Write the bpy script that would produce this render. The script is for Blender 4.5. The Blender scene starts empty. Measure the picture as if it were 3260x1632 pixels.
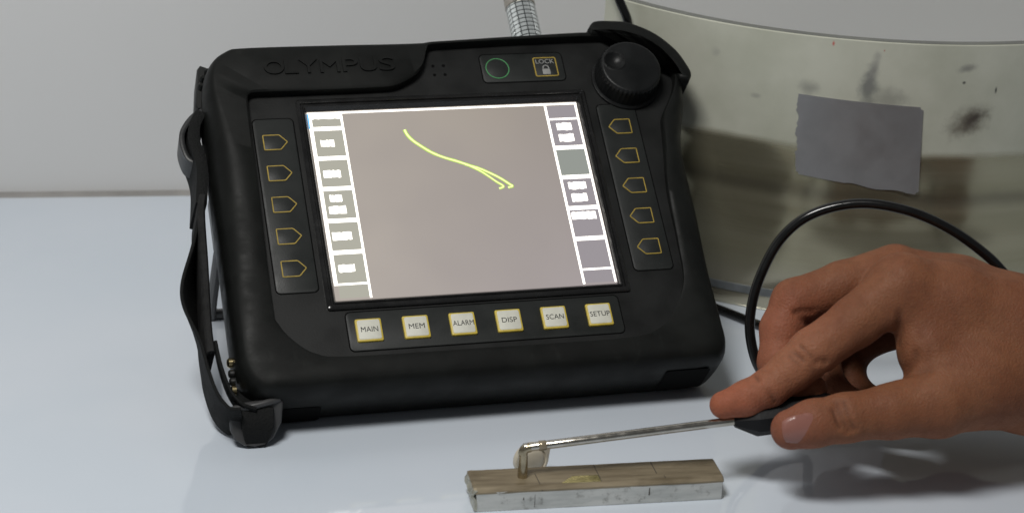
import bpy, bmesh, math, random
import numpy as np
from mathutils import Vector, Matrix

# ------------------------------------------------------------------ camera, light, exposure
S = bpy.context.scene
COL = S.collection
MM = 0.001
CAM_LOC = Vector((-206.61, -734.40, 380.60)) * MM
RIGHT = Vector((0.96331271, -0.26389046, 0.04889217))
UPV = Vector((0.0572321, 0.37997176, 0.92322584))
FWD = Vector((0.26220814, 0.88655698, -0.38113463))
FPX, PCX, PCY = 6600.0, 1630.0, 816.0

cam_data = bpy.data.cameras.new('camera')
cam = bpy.data.objects.new('camera', cam_data)
COL.objects.link(cam)
cam_data.sensor_width = 36.0
cam_data.lens = FPX / 3260.0 * 36.0
cam_data.clip_start = 0.02
cam_data.clip_end = 50.0
mw = Matrix.Identity(4)
for i in range(3):
    mw[i][0] = RIGHT[i]; mw[i][1] = UPV[i]; mw[i][2] = -FWD[i]; mw[i][3] = CAM_LOC[i]
cam.matrix_world = mw
cam_data.dof.use_dof = True
cam_data.dof.focus_distance = 0.84
cam_data.dof.aperture_fstop = 13.0
S.camera = cam

world = bpy.data.worlds.new('World'); S.world = world
world.use_nodes = True
world.node_tree.nodes['Background'].inputs[0].default_value = (0.93, 0.97, 1.0, 1)
world.node_tree.nodes['Background'].inputs[1].default_value = 0.095

def area(name, loc, target, sx, sy, power, col):
    d = bpy.data.lights.new(name, 'AREA'); d.shape = 'RECTANGLE'; d.size = sx; d.size_y = sy
    d.energy = power; d.color = col
    o = bpy.data.objects.new(name, d); COL.objects.link(o); o.location = loc
    o.rotation_euler = (Vector(target) - Vector(loc)).to_track_quat('-Z', 'Y').to_euler()
    return o
area('ceiling_lamp', (-0.33, -0.385, 0.95), (0, 0, 0), 0.30, 0.16, 7.3, (1.0, 0.985, 0.95))

S.view_settings.view_transform = 'Standard'
S.view_settings.look = 'None'
S.view_settings.exposure = 0.0
S.view_settings.gamma = 1.0
S.view_settings.use_curve_mapping = False
S.cycles.use_denoising = True
S.cycles.max_bounces = 8
rng = random.Random(7)

# ------------------------------------------------------------------ material helpers
def mat(name, col, rough=0.5, metal=0.0, spec=0.5, bump=0.0, bscale=400.0, var=0.0, vscale=60.0,
        sss=0.0, coat=0.0, aniso=None):
    m = bpy.data.materials.new(name); m.use_nodes = True
    nt = m.node_tree; b = nt.nodes['Principled BSDF']
    b.inputs['Base Color'].default_value = (*col, 1)
    b.inputs['Roughness'].default_value = rough
    b.inputs['Metallic'].default_value = metal
    b.inputs['Specular IOR Level'].default_value = spec
    b.inputs['Coat Weight'].default_value = coat
    tc = nt.nodes.new('ShaderNodeTexCoord')
    if var:
        n = nt.nodes.new('ShaderNodeTexNoise'); n.inputs['Scale'].default_value = vscale; n.inputs['Detail'].default_value = 6
        nt.links.new(tc.outputs['Object'], n.inputs['Vector'])
        r = nt.nodes.new('ShaderNodeMapRange'); r.inputs['From Min'].default_value = 0.3; r.inputs['From Max'].default_value = 0.7
        r.inputs['To Min'].default_value = 1 - var; r.inputs['To Max'].default_value = 1 + var
        nt.links.new(n.outputs['Fac'], r.inputs['Value'])
        mx = nt.nodes.new('ShaderNodeVectorMath'); mx.operation = 'SCALE'
        mx.inputs[0].default_value = col
        nt.links.new(r.outputs['Result'], mx.inputs['Scale'])
        nt.links.new(mx.outputs['Vector'], b.inputs['Base Color'])
        r2 = nt.nodes.new('ShaderNodeMapRange'); r2.inputs['From Min'].default_value = 0.3; r2.inputs['From Max'].default_value = 0.7
        r2.inputs['To Min'].default_value = max(0.02, rough - 0.08); r2.inputs['To Max'].default_value = min(1, rough + 0.08)
        nt.links.new(n.outputs['Fac'], r2.inputs['Value'])
        nt.links.new(r2.outputs['Result'], b.inputs['Roughness'])
    if bump:
        n2 = nt.nodes.new('ShaderNodeTexNoise'); n2.inputs['Scale'].default_value = bscale; n2.inputs['Detail'].default_value = 4
        nt.links.new(tc.outputs['Object'], n2.inputs['Vector'])
        bp = nt.nodes.new('ShaderNodeBump'); bp.inputs['Strength'].default_value = bump; bp.inputs['Distance'].default_value = 0.0006
        nt.links.new(n2.outputs['Fac'], bp.inputs['Height'])
        nt.links.new(bp.outputs['Normal'], b.inputs['Normal'])
    return m

def emis(name, col, strength, tint=None):
    m = bpy.data.materials.new(name); m.use_nodes = True
    b = m.node_tree.nodes['Principled BSDF']
    b.inputs['Base Color'].default_value = (0.02, 0.02, 0.02, 1)
    b.inputs['Roughness'].default_value = 0.25
    b.inputs['Emission Color'].default_value = (*col, 1)
    b.inputs['Emission Strength'].default_value = strength
    return m

class NT:
    """small helper for hand-wired materials"""
    def __init__(s, name):
        s.m = bpy.data.materials.new(name); s.m.use_nodes = True
        s.t = s.m.node_tree; s.b = s.t.nodes['Principled BSDF']
    def n(s, kind, **kw):
        nd = s.t.nodes.new('ShaderNode' + kind)
        for k_, v in kw.items(): setattr(nd, k_, v)
        return nd
    def l(s, a, b): s.t.links.new(a, b)
    def math(s, op, a, b=None, c=None):
        nd = s.n('Math', operation=op)
        for i, v in enumerate((a, b, c)):
            if v is None: continue
            if isinstance(v, (int, float)): nd.inputs[i].default_value = v
            else: s.l(v, nd.inputs[i])
        return nd.outputs[0]
    def ramp(s, val, a, b, c=0.0, d=1.0, smooth=True):
        nd = s.n('MapRange'); nd.interpolation_type = 'SMOOTHSTEP' if smooth else 'LINEAR'
        nd.inputs['From Min'].default_value = a; nd.inputs['From Max'].default_value = b
        nd.inputs['To Min'].default_value = c; nd.inputs['To Max'].default_value = d
        s.l(val, nd.inputs['Value']); return nd.outputs['Result']
    def mix(s, f, a, b):
        nd = s.n('Mix', data_type='RGBA')
        if isinstance(f, (int, float)): nd.inputs[0].default_value = f
        else: s.l(f, nd.inputs[0])
        for i, v in ((6, a), (7, b)):
            if isinstance(v, tuple): nd.inputs[i].default_value = (*v, 1) if len(v) == 3 else v
            else: s.l(v, nd.inputs[i])
        return nd.outputs[2]
    def noise(s, vec, scale, detail=5, rough=0.55):
        nd = s.n('TexNoise'); nd.inputs['Scale'].default_value = scale; nd.inputs['Detail'].default_value = detail
        nd.inputs['Roughness'].default_value = rough
        s.l(vec, nd.inputs['Vector']); return nd.outputs['Fac']
    def mapping(s, vec, scale):
        nd = s.n('Mapping'); nd.inputs['Scale'].default_value = scale; s.l(vec, nd.inputs['Vector']); return nd.outputs['Vector']
    def bump(s, h, strength, dist=0.0005):
        nd = s.n('Bump'); nd.inputs['Strength'].default_value = strength; nd.inputs['Distance'].default_value = dist
        s.l(h, nd.inputs['Height']); s.l(nd.outputs['Normal'], s.b.inputs['Normal'])

# ------------------------------------------------------------------ mesh helpers (all input in millimetres)
def tag(o, label=None, cat=None, group=None, kind=None):
    if label: o['label'] = label
    if cat: o['category'] = cat
    if group: o['group'] = group
    if kind: o['kind'] = kind
    return o

def empty(name, loc=(0, 0, 0), rot=(0, 0, 0)):
    o = bpy.data.objects.new(name, None); COL.objects.link(o)
    o.location = Vector(loc) * MM; o.rotation_euler = rot; o.empty_display_size = 0.01
    return o

def mesh_data(name, verts, faces, m=None, smooth=30.0, recalc=True):
    me = bpy.data.meshes.new(name)
    me.from_pydata([tuple(c * MM for c in v) for v in verts], [], faces)
    bm = bmesh.new(); bm.from_mesh(me)
    bmesh.ops.remove_doubles(bm, verts=bm.verts, dist=1e-7)
    if recalc: bmesh.ops.recalc_face_normals(bm, faces=bm.faces)
    if smooth:
        lim = math.radians(smooth)
        for fc in bm.faces: fc.smooth = True
        for e in bm.edges:
            if len(e.link_faces) == 2 and e.calc_face_angle(0) > lim: e.smooth = False
    bm.to_mesh(me); bm.free()
    if m: me.materials.append(m)
    return me

def obj(name, verts, faces, m, parent=None, smooth=30.0, recalc=True):
    o = bpy.data.objects.new(name, mesh_data(name, verts, faces, m, smooth, recalc))
    COL.objects.link(o)
    if parent is not None: o.parent = parent
    return o

class MB:
    """collects loops / pieces of ONE part"""
    def __init__(s): s.v = []; s.f = []
    def add(s, v, f):
        o = len(s.v); s.v += [tuple(p) for p in v]; s.f += [tuple(i + o for i in q) for q in f]
    def loops(s, loops, cap0=True, cap1=True, closed=True):
        o = len(s.v); n = len(loops[0])
        for lp in loops: s.v += [tuple(p) for p in lp]
        for k_ in range(len(loops) - 1):
            for i in range(n if closed else n - 1):
                a = o + k_ * n + i; b = o + k_ * n + (i + 1) % n
                s.f.append((a, b, b + n, a + n))
        if cap0: s.f.append(tuple(range(o + n - 1, o - 1, -1)))
        if cap1: s.f.append(tuple(range(o + (len(loops) - 1) * n, o + len(loops) * n)))
    def build(s, name, m, parent=None, smooth=30.0): return obj(name, s.v, s.f, m, parent, smooth)

def rrect(x0, y0, x1, y1, r=1.0, seg=4):
    pts = []
    for cx, cy, a0 in ((x1 - r, y1 - r, 0), (x0 + r, y1 - r, 90), (x0 + r, y0 + r, 180), (x1 - r, y0 + r, 270)):
        for i in range(seg + 1):
            a = math.radians(a0 + 90 * i / seg); pts.append((cx + r * math.cos(a), cy + r * math.sin(a)))
    return pts

def inset(poly, d):
    n = len(poly); out = []
    ar = sum(poly[i][0] * poly[(i + 1) % n][1] - poly[(i + 1) % n][0] * poly[i][1] for i in range(n))
    sgn = 1 if ar > 0 else -1
    for i in range(n):
        p0 = Vector(poly[i - 1]); p1 = Vector(poly[i]); p2 = Vector(poly[(i + 1) % n])
        e1 = (p1 - p0); e2 = (p2 - p1)
        if e1.length < 1e-9: e1 = e2
        if e2.length < 1e-9: e2 = e1
        e1.normalize(); e2.normalize()
        n1 = Vector((-e1.y, e1.x)) * sgn; n2 = Vector((-e2.y, e2.x)) * sgn
        b = n1 + n2
        if b.length < 1e-6: b = n1
        b.normalize(); c = max(0.35, b.dot(n1))
        q = p1 + b * (d / c); out.append((q.x, q.y))
    return out

def lift(poly, z): return [(p[0], p[1], z) for p in poly]

def slab(poly, z0, z1, bev=0.3):
    mb = MB()
    mb.loops([lift(poly, z0), lift(poly, z1 - bev), lift(inset(poly, bev * 0.35), z1 - bev * 0.3), lift(inset(poly, bev), z1)])
    return mb

def hollow(poly, w, z0, z1, bev=0.1):
    """a closed line of width w following poly (inside), raised between z0 and z1"""
    q = inset(poly, w)
    mb = MB()
    mb.loops([lift(poly, z0), lift(poly, z1 - bev), lift(inset(poly, bev), z1), lift(inset(poly, w - bev), z1), lift(q, z1 - bev), lift(q, z0), lift(poly, z0)], False, False)
    return mb

def catmull(pts, per=8, closed=False):
    P = [Vector(p) for p in pts]; n = len(P); out = []
    rng_ = range(n) if closed else range(n - 1)
    for i in rng_:
        p0 = P[(i - 1) % n] if (closed or i > 0) else P[0] * 2 - P[1]
        p1 = P[i]; p2 = P[(i + 1) % n]
        p3 = P[(i + 2) % n] if (closed or i + 2 < n) else P[-1] * 2 - P[-2]
        for k_ in range(per):
            t = k_ / per
            out.append(0.5 * ((2 * p1) + (p2 - p0) * t + (2 * p0 - 5 * p1 + 4 * p2 - p3) * t * t + (3 * p1 - p0 - 3 * p2 + p3) * t ** 3))
    if not closed: out.append(P[-1])
    return out

def resample(pts, n):
    P = [Vector(p) for p in pts]; L = [0.0]
    for a, b in zip(P, P[1:]): L.append(L[-1] + (b - a).length)
    out = []; j = 0
    for i in range(n):
        s = L[-1] * i / (n - 1)
        while j < len(P) - 2 and L[j + 1] < s: j += 1
        d = L[j + 1] - L[j]; t = (s - L[j]) / d if d > 0 else 0
        out.append(P[j].lerp(P[j + 1], t))
    return out

def frames(P):
    T = []
    for i in range(len(P)):
        a = P[max(0, i - 1)]; b = P[min(len(P) - 1, i + 1)]
        T.append((b - a).normalized())
    u = T[0].orthogonal().normalized(); U = []
    for t in T:
        u = (u - t * u.dot(t)).normalized(); U.append(u)
    return T, U

def tube(path, r, seg=12):
    P = [Vector(p) for p in path]; T, U = frames(P); loops = []
    for i, (p, t, u) in enumerate(zip(P, T, U)):
        w = t.cross(u); rr = r[i] if isinstance(r, (list, tuple)) else r
        loops.append([p + (u * math.cos(a) + w * math.sin(a)) * rr for a in [2 * math.pi * k_ / seg for k_ in range(seg)]])
    mb = MB(); mb.loops(loops); return mb

def ribbon(path, wdirs, width, th, edge=0.35):
    """flat strap: path centre, wdir per point, rounded section"""
    P = [Vector(p) for p in path]; T, _ = frames(P); loops = []
    for i, (p, t) in enumerate(zip(P, T)):
        w = Vector(wdirs[i] if isinstance(wdirs, list) else wdirs); w = (w - t * w.dot(t)).normalized(); nrm = t.cross(w)
        h = width[i] / 2 if isinstance(width, list) else width / 2; q = th / 2
        sec = [(-h, -q * .5), (-h + edge, -q), (h - edge, -q), (h, -q * .5), (h, q * .5), (h - edge, q), (-h + edge, q), (-h, q * .5)]
        loops.append([p + w * a + nrm * b for a, b in sec])
    mb = MB(); mb.loops(loops); return mb

def lathe(profile, center, seg=64, axis=(Vector((1, 0, 0)), Vector((0, 1, 0)), Vector((0, 0, 1))), mod=None):
    """profile: list of (r, h) along the axis"""
    ex, ey, ez = axis; c = Vector(center); loops = []
    for j, (r, h) in enumerate(profile):
        lp = []
        for k_ in range(seg):
            rr = r if mod is None else mod(j, k_, r)
            a = 2 * math.pi * k_ / seg
            lp.append(c + ex * (rr * math.cos(a)) + ey * (rr * math.sin(a)) + ez * h)
        loops.append(lp)
    mb = MB(); mb.loops(loops); return mb

def text_obj(s, name, m, parent, cx, cy, z, width, height, ext=0.1, bev=0.0, shift=(0, 80, 32), fat=0.0):
    cu = bpy.data.curves.new('t', 'FONT'); cu.body = s; cu.size = 1.0; cu.resolution_u = 4
    cu.extrude = 0.05; cu.offset = fat
    t = bpy.data.objects.new('t', cu); COL.objects.link(t)
    dg = bpy.context.evaluated_depsgraph_get(); dg.update()
    me = bpy.data.meshes.new_from_object(t.evaluated_get(dg))
    bpy.data.objects.remove(t); bpy.data.curves.remove(cu)
    co = [v.co.copy() for v in me.vertices]
    x0 = min(c.x for c in co); x1 = max(c.x for c in co); y0 = min(c.y for c in co); y1 = max(c.y for c in co)
    for v, c in zip(me.vertices, co):
        v.co = Vector((((c.x - x0) / (x1 - x0) - .5) * width + cx + shift[0], ((c.y - y0) / (y1 - y0) - .5) * height + cy + shift[1],
                       z + shift[2] + (ext if c.z > 0 else 0))) * MM
    me.materials.clear(); me.materials.append(m)
    o = bpy.data.objects.new(name, me); COL.objects.link(o); o.parent = parent
    return o

def at(u, v, d):
    """measured picture point at a camera distance d (mm) -> place in the scene (mm)"""
    return CAM_LOC / MM + (RIGHT * ((u - PCX) / FPX) - UPV * ((v - PCY) / FPX) + FWD) * d

# ------------------------------------------------------------------ setting: table and wall
t = NT('white_laminate')
tc = t.n('TexCoord').outputs['Object']
nz = t.noise(tc, 9.0, 3)
t.l(t.mix(t.ramp(nz, .35, .65), (0.645, 0.71, 0.79), (0.68, 0.735, 0.81)), t.b.inputs['Base Color'])
t.l(t.ramp(t.noise(tc, 30.0, 6), .3, .7, 0.04, 0.075), t.b.inputs['Roughness'])
t.b.inputs['Specular IOR Level'].default_value = 0.85
t.bump(t.noise(tc, 14.0, 2), 0.03, 0.0004)
LAMINATE = t.m

wdir = Vector((93.9, -10.0, 0)).normalized(); wn = Vector((wdir.y, -wdir.x, 0))   # towards the room
wp = Vector((-179.6, 267.5, 0))
def along(s, off=0.0, z=0.0): return wp + wdir * s + wn * off + Vector((0, 0, z))
fl = [along(-700, 4.0), along(1100, 4.0), along(1100, 1100), along(-700, 1100)]
mb = MB(); mb.loops([[p + Vector((0, 0, -25)) for p in fl], [p + Vector((0, 0, -1.2)) for p in fl],
                     [(p + (Vector((sum(q.x for q in fl) / 4, sum(q.y for q in fl) / 4, 0)) - p).normalized() * 1.0) for p in fl]])
tag(mb.build('table', LAMINATE), kind='structure')

t = NT('painted_wall')
tc = t.n('TexCoord').outputs['Object']
t.l(t.mix(t.ramp(t.noise(tc, 3.0, 3), .3, .7), (0.70, 0.70, 0.70), (0.74, 0.74, 0.735)), t.b.inputs['Base Color'])
t.b.inputs['Roughness'].default_value = 0.75
t.bump(t.noise(tc, 220.0, 4), 0.06, 0.0004)
mb = MB()
lo = [along(-700), along(1100), along(1100, -30), along(-700, -30)]
mb.loops([[p + Vector((0, 0, -60)) for p in lo], [p + Vector((0, 0, 700)) for p in lo]])
wall = tag(mb.build('wall', t.m, smooth=0), kind='structure')
JOINTSHADE = mat('joint_shade_grey', (0.30, 0.29, 0.28), .6, var=.12, vscale=60)  # grey strip added to draw the shadow line where table meets wall
sec = [(0.0, 1.5), (.8, 1.4), (2.4, .9), (3.6, .2), (4.4, -.6), (4.4, -3), (0, -3)]
mb = MB(); mb.loops([[along(sx_, o_, z_) for o_, z_ in sec] for sx_ in (-700, -300, 0, 300, 700, 1100)])
mb.build('joint_shade', JOINTSHADE, wall, 40)

# ------------------------------------------------------------------ steel pipe segment
RC = Vector((247, 220, 0)); RR = 176.0; RH = 132.0; RT = 5.0
t = NT('dirty_steel')
tcn = t.n('TexCoord').outputs['Object']
sep = t.n('SeparateXYZ'); t.l(tcn, sep.inputs[0]); X_, Y_, Z_ = sep.outputs
ang = t.math('ARCTAN2', Y_, X_)
cmb = t.n('CombineXYZ'); t.l(t.math('MULTIPLY', ang, 0.176), cmb.inputs[0]); t.l(Z_, cmb.inputs[1])
uv = cmb.outputs[0]                                     # metres along the circumference, metres up
wob = t.noise(t.mapping(uv, (14, 14, 14)), 1.0, 3)
zz = t.math('ADD', Z_, t.math('MULTIPLY', t.math('SUBTRACT', wob, 0.5), 0.006))
upper = t.ramp(zz, 0.0785, 0.0835)
streak = t.noise(t.mapping(uv, (2.5, 70, 1)), 1.0, 3)
cloud = t.noise(t.mapping(uv, (30, 30, 1)), 1.0, 6)
fine = t.noise(t.mapping(uv, (60, 900, 1)), 1.0, 3)
up_col = t.mix(t.ramp(cloud, .25, .75), (0.52, 0.53, 0.435), (0.64, 0.645, 0.55))
lo_col = t.mix(t.ramp(streak, .25, .75), (0.37, 0.345, 0.235), (0.48, 0.45, 0.325))
lo_col = t.mix(t.math('MULTIPLY', t.ramp(t.math('ABSOLUTE', t.math('SUBTRACT', zz, 0.0605)), 0.006, 0.0), .55), lo_col, (0.17, 0.155, 0.115))
lo_col = t.mix(t.ramp(Z_, 0.03, 0.012), lo_col, (0.50, 0.47, 0.37))
col = t.mix(upper, lo_col, up_col)
def spot(a_deg, h, sx, sy, c, strength, rot=0.0):
    """a smudge at an angle (deg) and height (mm) on the steel, half sizes in mm"""
    global col
    s0 = math.radians(a_deg) * 0.176; h0 = h * MM
    du = t.math('SUBTRACT', t.math('MULTIPLY', ang, 0.176), s0); dv = t.math('SUBTRACT', Z_, h0)
    cr, sr = math.cos(rot), math.sin(rot)
    a = t.math('ADD', t.math('MULTIPLY', du, cr), t.math('MULTIPLY', dv, sr))
    b = t.math('SUBTRACT', t.math('MULTIPLY', dv, cr), t.math('MULTIPLY', du, sr))
    a = t.math('DIVIDE', a, sx * MM); b = t.math('DIVIDE', b, sy * MM)
    d = t.math('SQRT', t.math('ADD', t.math('MULTIPLY', a, a), t.math('MULTIPLY', b, b)))
    d = t.math('ADD', d, t.math('MULTIPLY', t.math('SUBTRACT', t.noise(t.mapping(uv, (220, 220, 1)), 1.0, 4), 0.5), 0.9))
    f = t.math('MULTIPLY', t.ramp(d, 1.0, 0.1), strength)
    col = t.mix(f, col, c)
spot(-95.6, 97.0, 14, 9, (0.10, 0.08, 0.06), .8, .5)
spot(-94.6, 98.5, 8, 4, (0.05, 0.035, 0.03), .8, .6)
spot(-110.7, 110.5, 6, 13, (0.19, 0.20, 0.19), .85, -.1)
spot(-110.3, 118.5, 3.2, 12, (0.25, 0.25, 0.24), .7, -.2)
spot(-108.0, 106.0, 14, 8, (0.27, 0.27, 0.24), .6)
spot(-119.0, 108.5, 6, 5, (0.24, 0.24, 0.22), .6)
spot(-96.8, 121.5, 6, 2.6, (0.2, 0.2, 0.19), .7, .2)
spot(-97.0, 115.0, 1.2, 1.0, (0.03, 0.03, 0.03), .9)
spot(-92.0, 111.5, 0.9, 2.2, (0.02, 0.02, 0.02), 1.0)
spot(-116.2, 129.5, 0.9, 1.6, (0.6, 0.10, 0.08), .9)
spot(-109.0, 128.2, 0.6, 0.8, (0.45, 0.12, 0.08), .8)
spot(-126.5, 101.5, 3.2, 1.8, (0.27, 0.27, 0.25), .5)
spot(-133, 118, 3, 3, (0.33, 0.33, 0.3), .4)
t.l(col, t.b.inputs['Base Color'])
t.l(t.mix(upper, (0.75, 0.75, 0.75), (0.15, 0.15, 0.15)), t.b.inputs['Metallic'])
rough_lo = t.ramp(streak, .3, .7, 0.13, 0.21)
rr_ = t.n('Mix', data_type='FLOAT'); t.l(upper, rr_.inputs[0]); t.l(rough_lo, rr_.inputs[2]); rr_.inputs[3].default_value = 0.42
t.l(rr_.outputs[0], t.b.inputs['Roughness'])
t.bump(t.math('ADD', fine, t.math('MULTIPLY', streak, 1.0)), 0.05, 0.0003)
STEEL = t.m
EDGE = mat('cut_steel_edge', (0.21, 0.215, 0.195), 0.45, 0.3, var=.15, vscale=90)
BAND = mat('grey_band', (0.16, 0.175, 0.185), 0.45, 0.2, var=.2, vscale=200, bump=.2, bscale=900)

A0, A1 = 207.0, 335.0
NA = 120
def arc(r, z): return [(r * math.cos(math.radians(A0 + (A1 - A0) * i / NA)), r * math.sin(math.radians(A0 + (A1 - A0) * i / NA)), z) for i in range(NA + 1)]
def bulge(z): return 0.9 * math.exp(-((z - 36) / 20.0) ** 2) - 0.35 * math.exp(-((z - 62) / 9.0) ** 2)
pipe = empty('pipe_segment', RC)
tag(pipe, 'curved stained steel pipe segment standing against the wall, two-tone grey and brown', 'pipe')
zs = [0, 0.6] + [2 + 129 * i / 56 for i in range(57)] + [131.6, 132]
mb = MB(); mb.loops([arc(RR + bulge(z) - (0.5 if z in (0, 132) else 0), z) for z in zs], False, False, closed=False)
mb.loops([arc(RR - RT + (0.5 if z in (0, 132) else 0), z) for z in reversed(zs)], False, False, closed=False)
for e in (0, NA):           # cut ends
    lps = [[arc(RR + bulge(z), z)[e] for z in zs], [arc(RR - RT, z)[e] for z in zs]]
    mb.loops(lps, False, False, closed=False)
mb.loops([arc(RR - RT + .5, 0), arc(RR - .5, 0)], False, False, closed=False)
shell = mb.build('shell', STEEL, pipe, 40)
mb = MB(); mb.loops([arc(RR - .5, 132.0), arc(RR - .5, 132.25), arc(RR - RT + .5, 132.25), arc(RR - RT + .5, 132.0)], False, False, closed=False)
mb.build('top_edge', EDGE, pipe, 40)
mb = MB(); mb.loops([arc(RR + bulge(9) - 0.4, 6.9), arc(RR + bulge(9) + 0.35, 7.2), arc(RR + bulge(9) + 0.35, 11.0), arc(RR + bulge(9) - 0.4, 11.3)], False, False, closed=False)
mb.build('dark_band', BAND, pipe, 40)

# ---- torn metal tape stuck on the pipe
t = NT('grey_metal_tape')
tcn = t.n('TexCoord').outputs['Object']
t.l(t.mix(t.ramp(t.noise(tcn, 45, 5), .3, .7), (0.37, 0.37, 0.38), (0.44, 0.44, 0.45)), t.b.inputs['Base Color'])
t.b.inputs['Metallic'].default_value = 0.7
t.l(t.ramp(t.noise(tcn, 120, 4), .3, .7, 0.40, 0.48), t.b.inputs['Roughness'])
t.bump(t.noise(tcn, 90, 4), .12, .0004)
TN, TM = 40, 30
grid = []
for j in range(TM + 1):
    row = []
    v = j / TM
    for i in range(TN + 1):
        u = i / TN
        al = -120.4 + 0.8 * v * 0 + (-119.6 + 120.4) * v; ar = -102.5 + 0.8 * v
        tear = (0.16 * math.sin(v * 19 + 2) + 0.10 * math.sin(v * 47 + 1) + .10 * math.sin(v * 83)) * (1 if .12 < v < .75 else .3)
        a = al + tear * (1 - u) ** 8 + (ar - al) * u
        top = 105.3 - 1.8 * u; bot = 68.4 - 5.3 * u + 0.5 * math.sin(u * 17) * (u > .4) * (u < .9)
        rc = 1.2 if i in (0, TN) else 0
        h = top + (bot - top) * v
        r = RR + bulge(h) + 0.55 + 1.6 * max(0, u - .72) * v ** 2 * 3
        row.append((r * math.cos(math.radians(a)), r * math.sin(math.radians(a)), h))
    grid.append(row)
# rounded corners
for (j, i, dj, di) in ((0, TN, 1, -1), (TM, 0, -1, 1), (TM, TN, -1, -1)):
    p = Vector(grid[j + dj][i + di]); grid[j][i] = tuple(Vector(grid[j][i]).lerp(p, .75))
mb = MB()
back = [[((Vector((p[0], p[1], 0)).normalized() * (-0.5)) + Vector(p)) for p in row] for row in grid]
mb.loops(grid, False, False, closed=False); mb.loops(back, False, False, closed=False)
for a, b in ((grid[0], back[0]), (grid[-1], back[-1]), ([r[0] for r in grid], [r[0] for r in back]), ([r[-1] for r in grid], [r[-1] for r in back])):
    mb.loops([a, b], False, False, closed=False)
tape = mb.build('metal_tape', t.m, None, 40)
tape.location = RC * MM
tag(tape, 'torn rectangle of dull grey metal tape stuck on the pipe', 'tape')

# ------------------------------------------------------------------ flaw detector (local frame: x right, y up the face, z out of the face)
DEV = empty('flaw_detector', (0, 0, 0), (math.radians(38.0), 0, 0))
tag(DEV, 'black rubber-cased flaw detector with a lit screen, leaning back on the white table', 'flaw detector')
OY, OZ = 80.0, 32.0
def D(p): return (p[0], p[1] + OY, p[2] + OZ)
def dpart(mb, name, m, parent=None, smooth=30.0):
    mb.v = [D(p) for p in mb.v]
    return mb.build(name, m, DEV if parent is None else parent, smooth)

t = NT('black_rubber')
tcn = t.n('TexCoord').outputs['Object']
sc = t.noise(t.mapping(tcn, (40, 40, 40)), 1.0, 6)
rb = t.mix(t.ramp(sc, .35, .75), (0.0055, 0.006, 0.0056), (0.0098, 0.0108, 0.0098))
rb = t.mix(t.ramp(t.noise(t.mapping(tcn, (160, 60, 160)), 1.0, 8, .7), .56, .72, 0, .55), rb, (0.016, 0.017, 0.0155))
t.l(rb, t.b.inputs['Base Color'])
t.l(t.ramp(t.noise(t.mapping(tcn, (70, 120, 70)), 1.0, 6), .3, .7, 0.42, 0.62), t.b.inputs['Roughness'])
t.b.inputs['Specular IOR Level'].default_value = 0.17
t.bump(t.math('ADD', t.noise(tcn, 900, 4), t.math('MULTIPLY', t.noise(tcn, 160, 5), .5)), .12, .0003)
RUBBER = t.m
PLASTIC = mat('black_plastic', (0.009, 0.0095, 0.0093), 0.48, spec=.28, bump=.08, bscale=1500, var=.2, vscale=80)
PANEL = mat('membrane_panel', (0.016, 0.018, 0.0172), 0.5, spec=.35, bump=.1, bscale=1600, var=.12, vscale=120)
GLOSSBLK = mat('gloss_black_frame', (0.012, 0.012, 0.012), 0.22, spec=.5, var=.2, vscale=120)
WEB = mat('black_webbing', (0.0055, 0.006, 0.006), 0.8, spec=.25, bump=.9, bscale=1100, var=.3, vscale=200)
DGREY = mat('dark_grey_plastic', (0.022, 0.023, 0.024), 0.42, spec=.45, bump=.1, bscale=900, var=.15, vscale=150)
GREYMET = mat('grey_stand', (0.12, 0.12, 0.12), 0.45, .4, var=.15)
YELLOW = mat('yellow_print', (0.38, 0.27, 0.045), 0.5, var=.18, vscale=400)
GREEN = mat('green_print', (0.07, 0.27, 0.10), 0.5, var=.15, vscale=400)
GREYPRINT = mat('grey_print', (0.30, 0.30, 0.29), 0.5)
KEYWHITE = mat('ivory_key', (0.66, 0.655, 0.57), 0.5, var=.05, vscale=300, bump=.08, bscale=800)
KEYYEL = mat('yellow_key_edge', (0.62, 0.47, 0.07), 0.45, var=.1, vscale=300)
INK = mat('black_ink', (0.02, 0.02, 0.02), 0.6)
HOLE = mat('dark_hole', (0.003, 0.003, 0.003), 0.9, spec=.1)
BRASS = mat('brass_screw', (0.55, 0.45, 0.25), 0.25, 1.0)

outer_ctl = [(-84, 76.4), (-91.5, 74.8), (-97, 70.2), (-100, 62.5), (-101, 50), (-101.2, 20), (-101.2, -20), (-101.2, -62), (-99.6, -74), (-95.5, -80.6), (-88, -83),
             (-60, -83.2), (0, -83.3), (60, -83.2), (91, -82.9), (98.2, -80.6), (101.0, -74.5), (101.2, -64), (101.2, -39), (102.4, -12), (102.6, 12), (103.8, 24), (107.4, 36),
             (109.6, 46), (108.6, 56), (104.2, 65.5), (96.5, 73.5), (86, 78.2), (72, 79.4), (38, 78.8), (-4, 77.0), (-45, 76.9)]
inner_ctl = [(88.4, -28), (89.2, -4.4), (92, 15), (93.6, 26), (94.8, 33), (98.5, 39.5), (102.2, 45.6), (104.4, 52), (103.5, 57.5), (99, 65.5), (93, 70.8), (85, 73.8), (72, 74.9),
             (38, 74.6), (6, 73.6), (-1, 73.3), (-3.6, 72.4), (-4.6, 69.5), (-6.3, 64.0), (-9.4, 59.6), (-14, 56.3), (-21, 53.3), (-30, 52.7), (-60, 52.55), (-76, 52.5), (-81.2, 52.4), (-83.2, 50.8), (-83.5, 46), (-84.0, 20), (-84.6, -45), (-83.2, -54.7),
             (-78.5, -61.9), (-70.7, -68.2), (-57, -70.6), (0, -71), (57, -71), (72, -67.5), (79.6, -60.1), (86.9, -46.9)]
NB = 420
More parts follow.
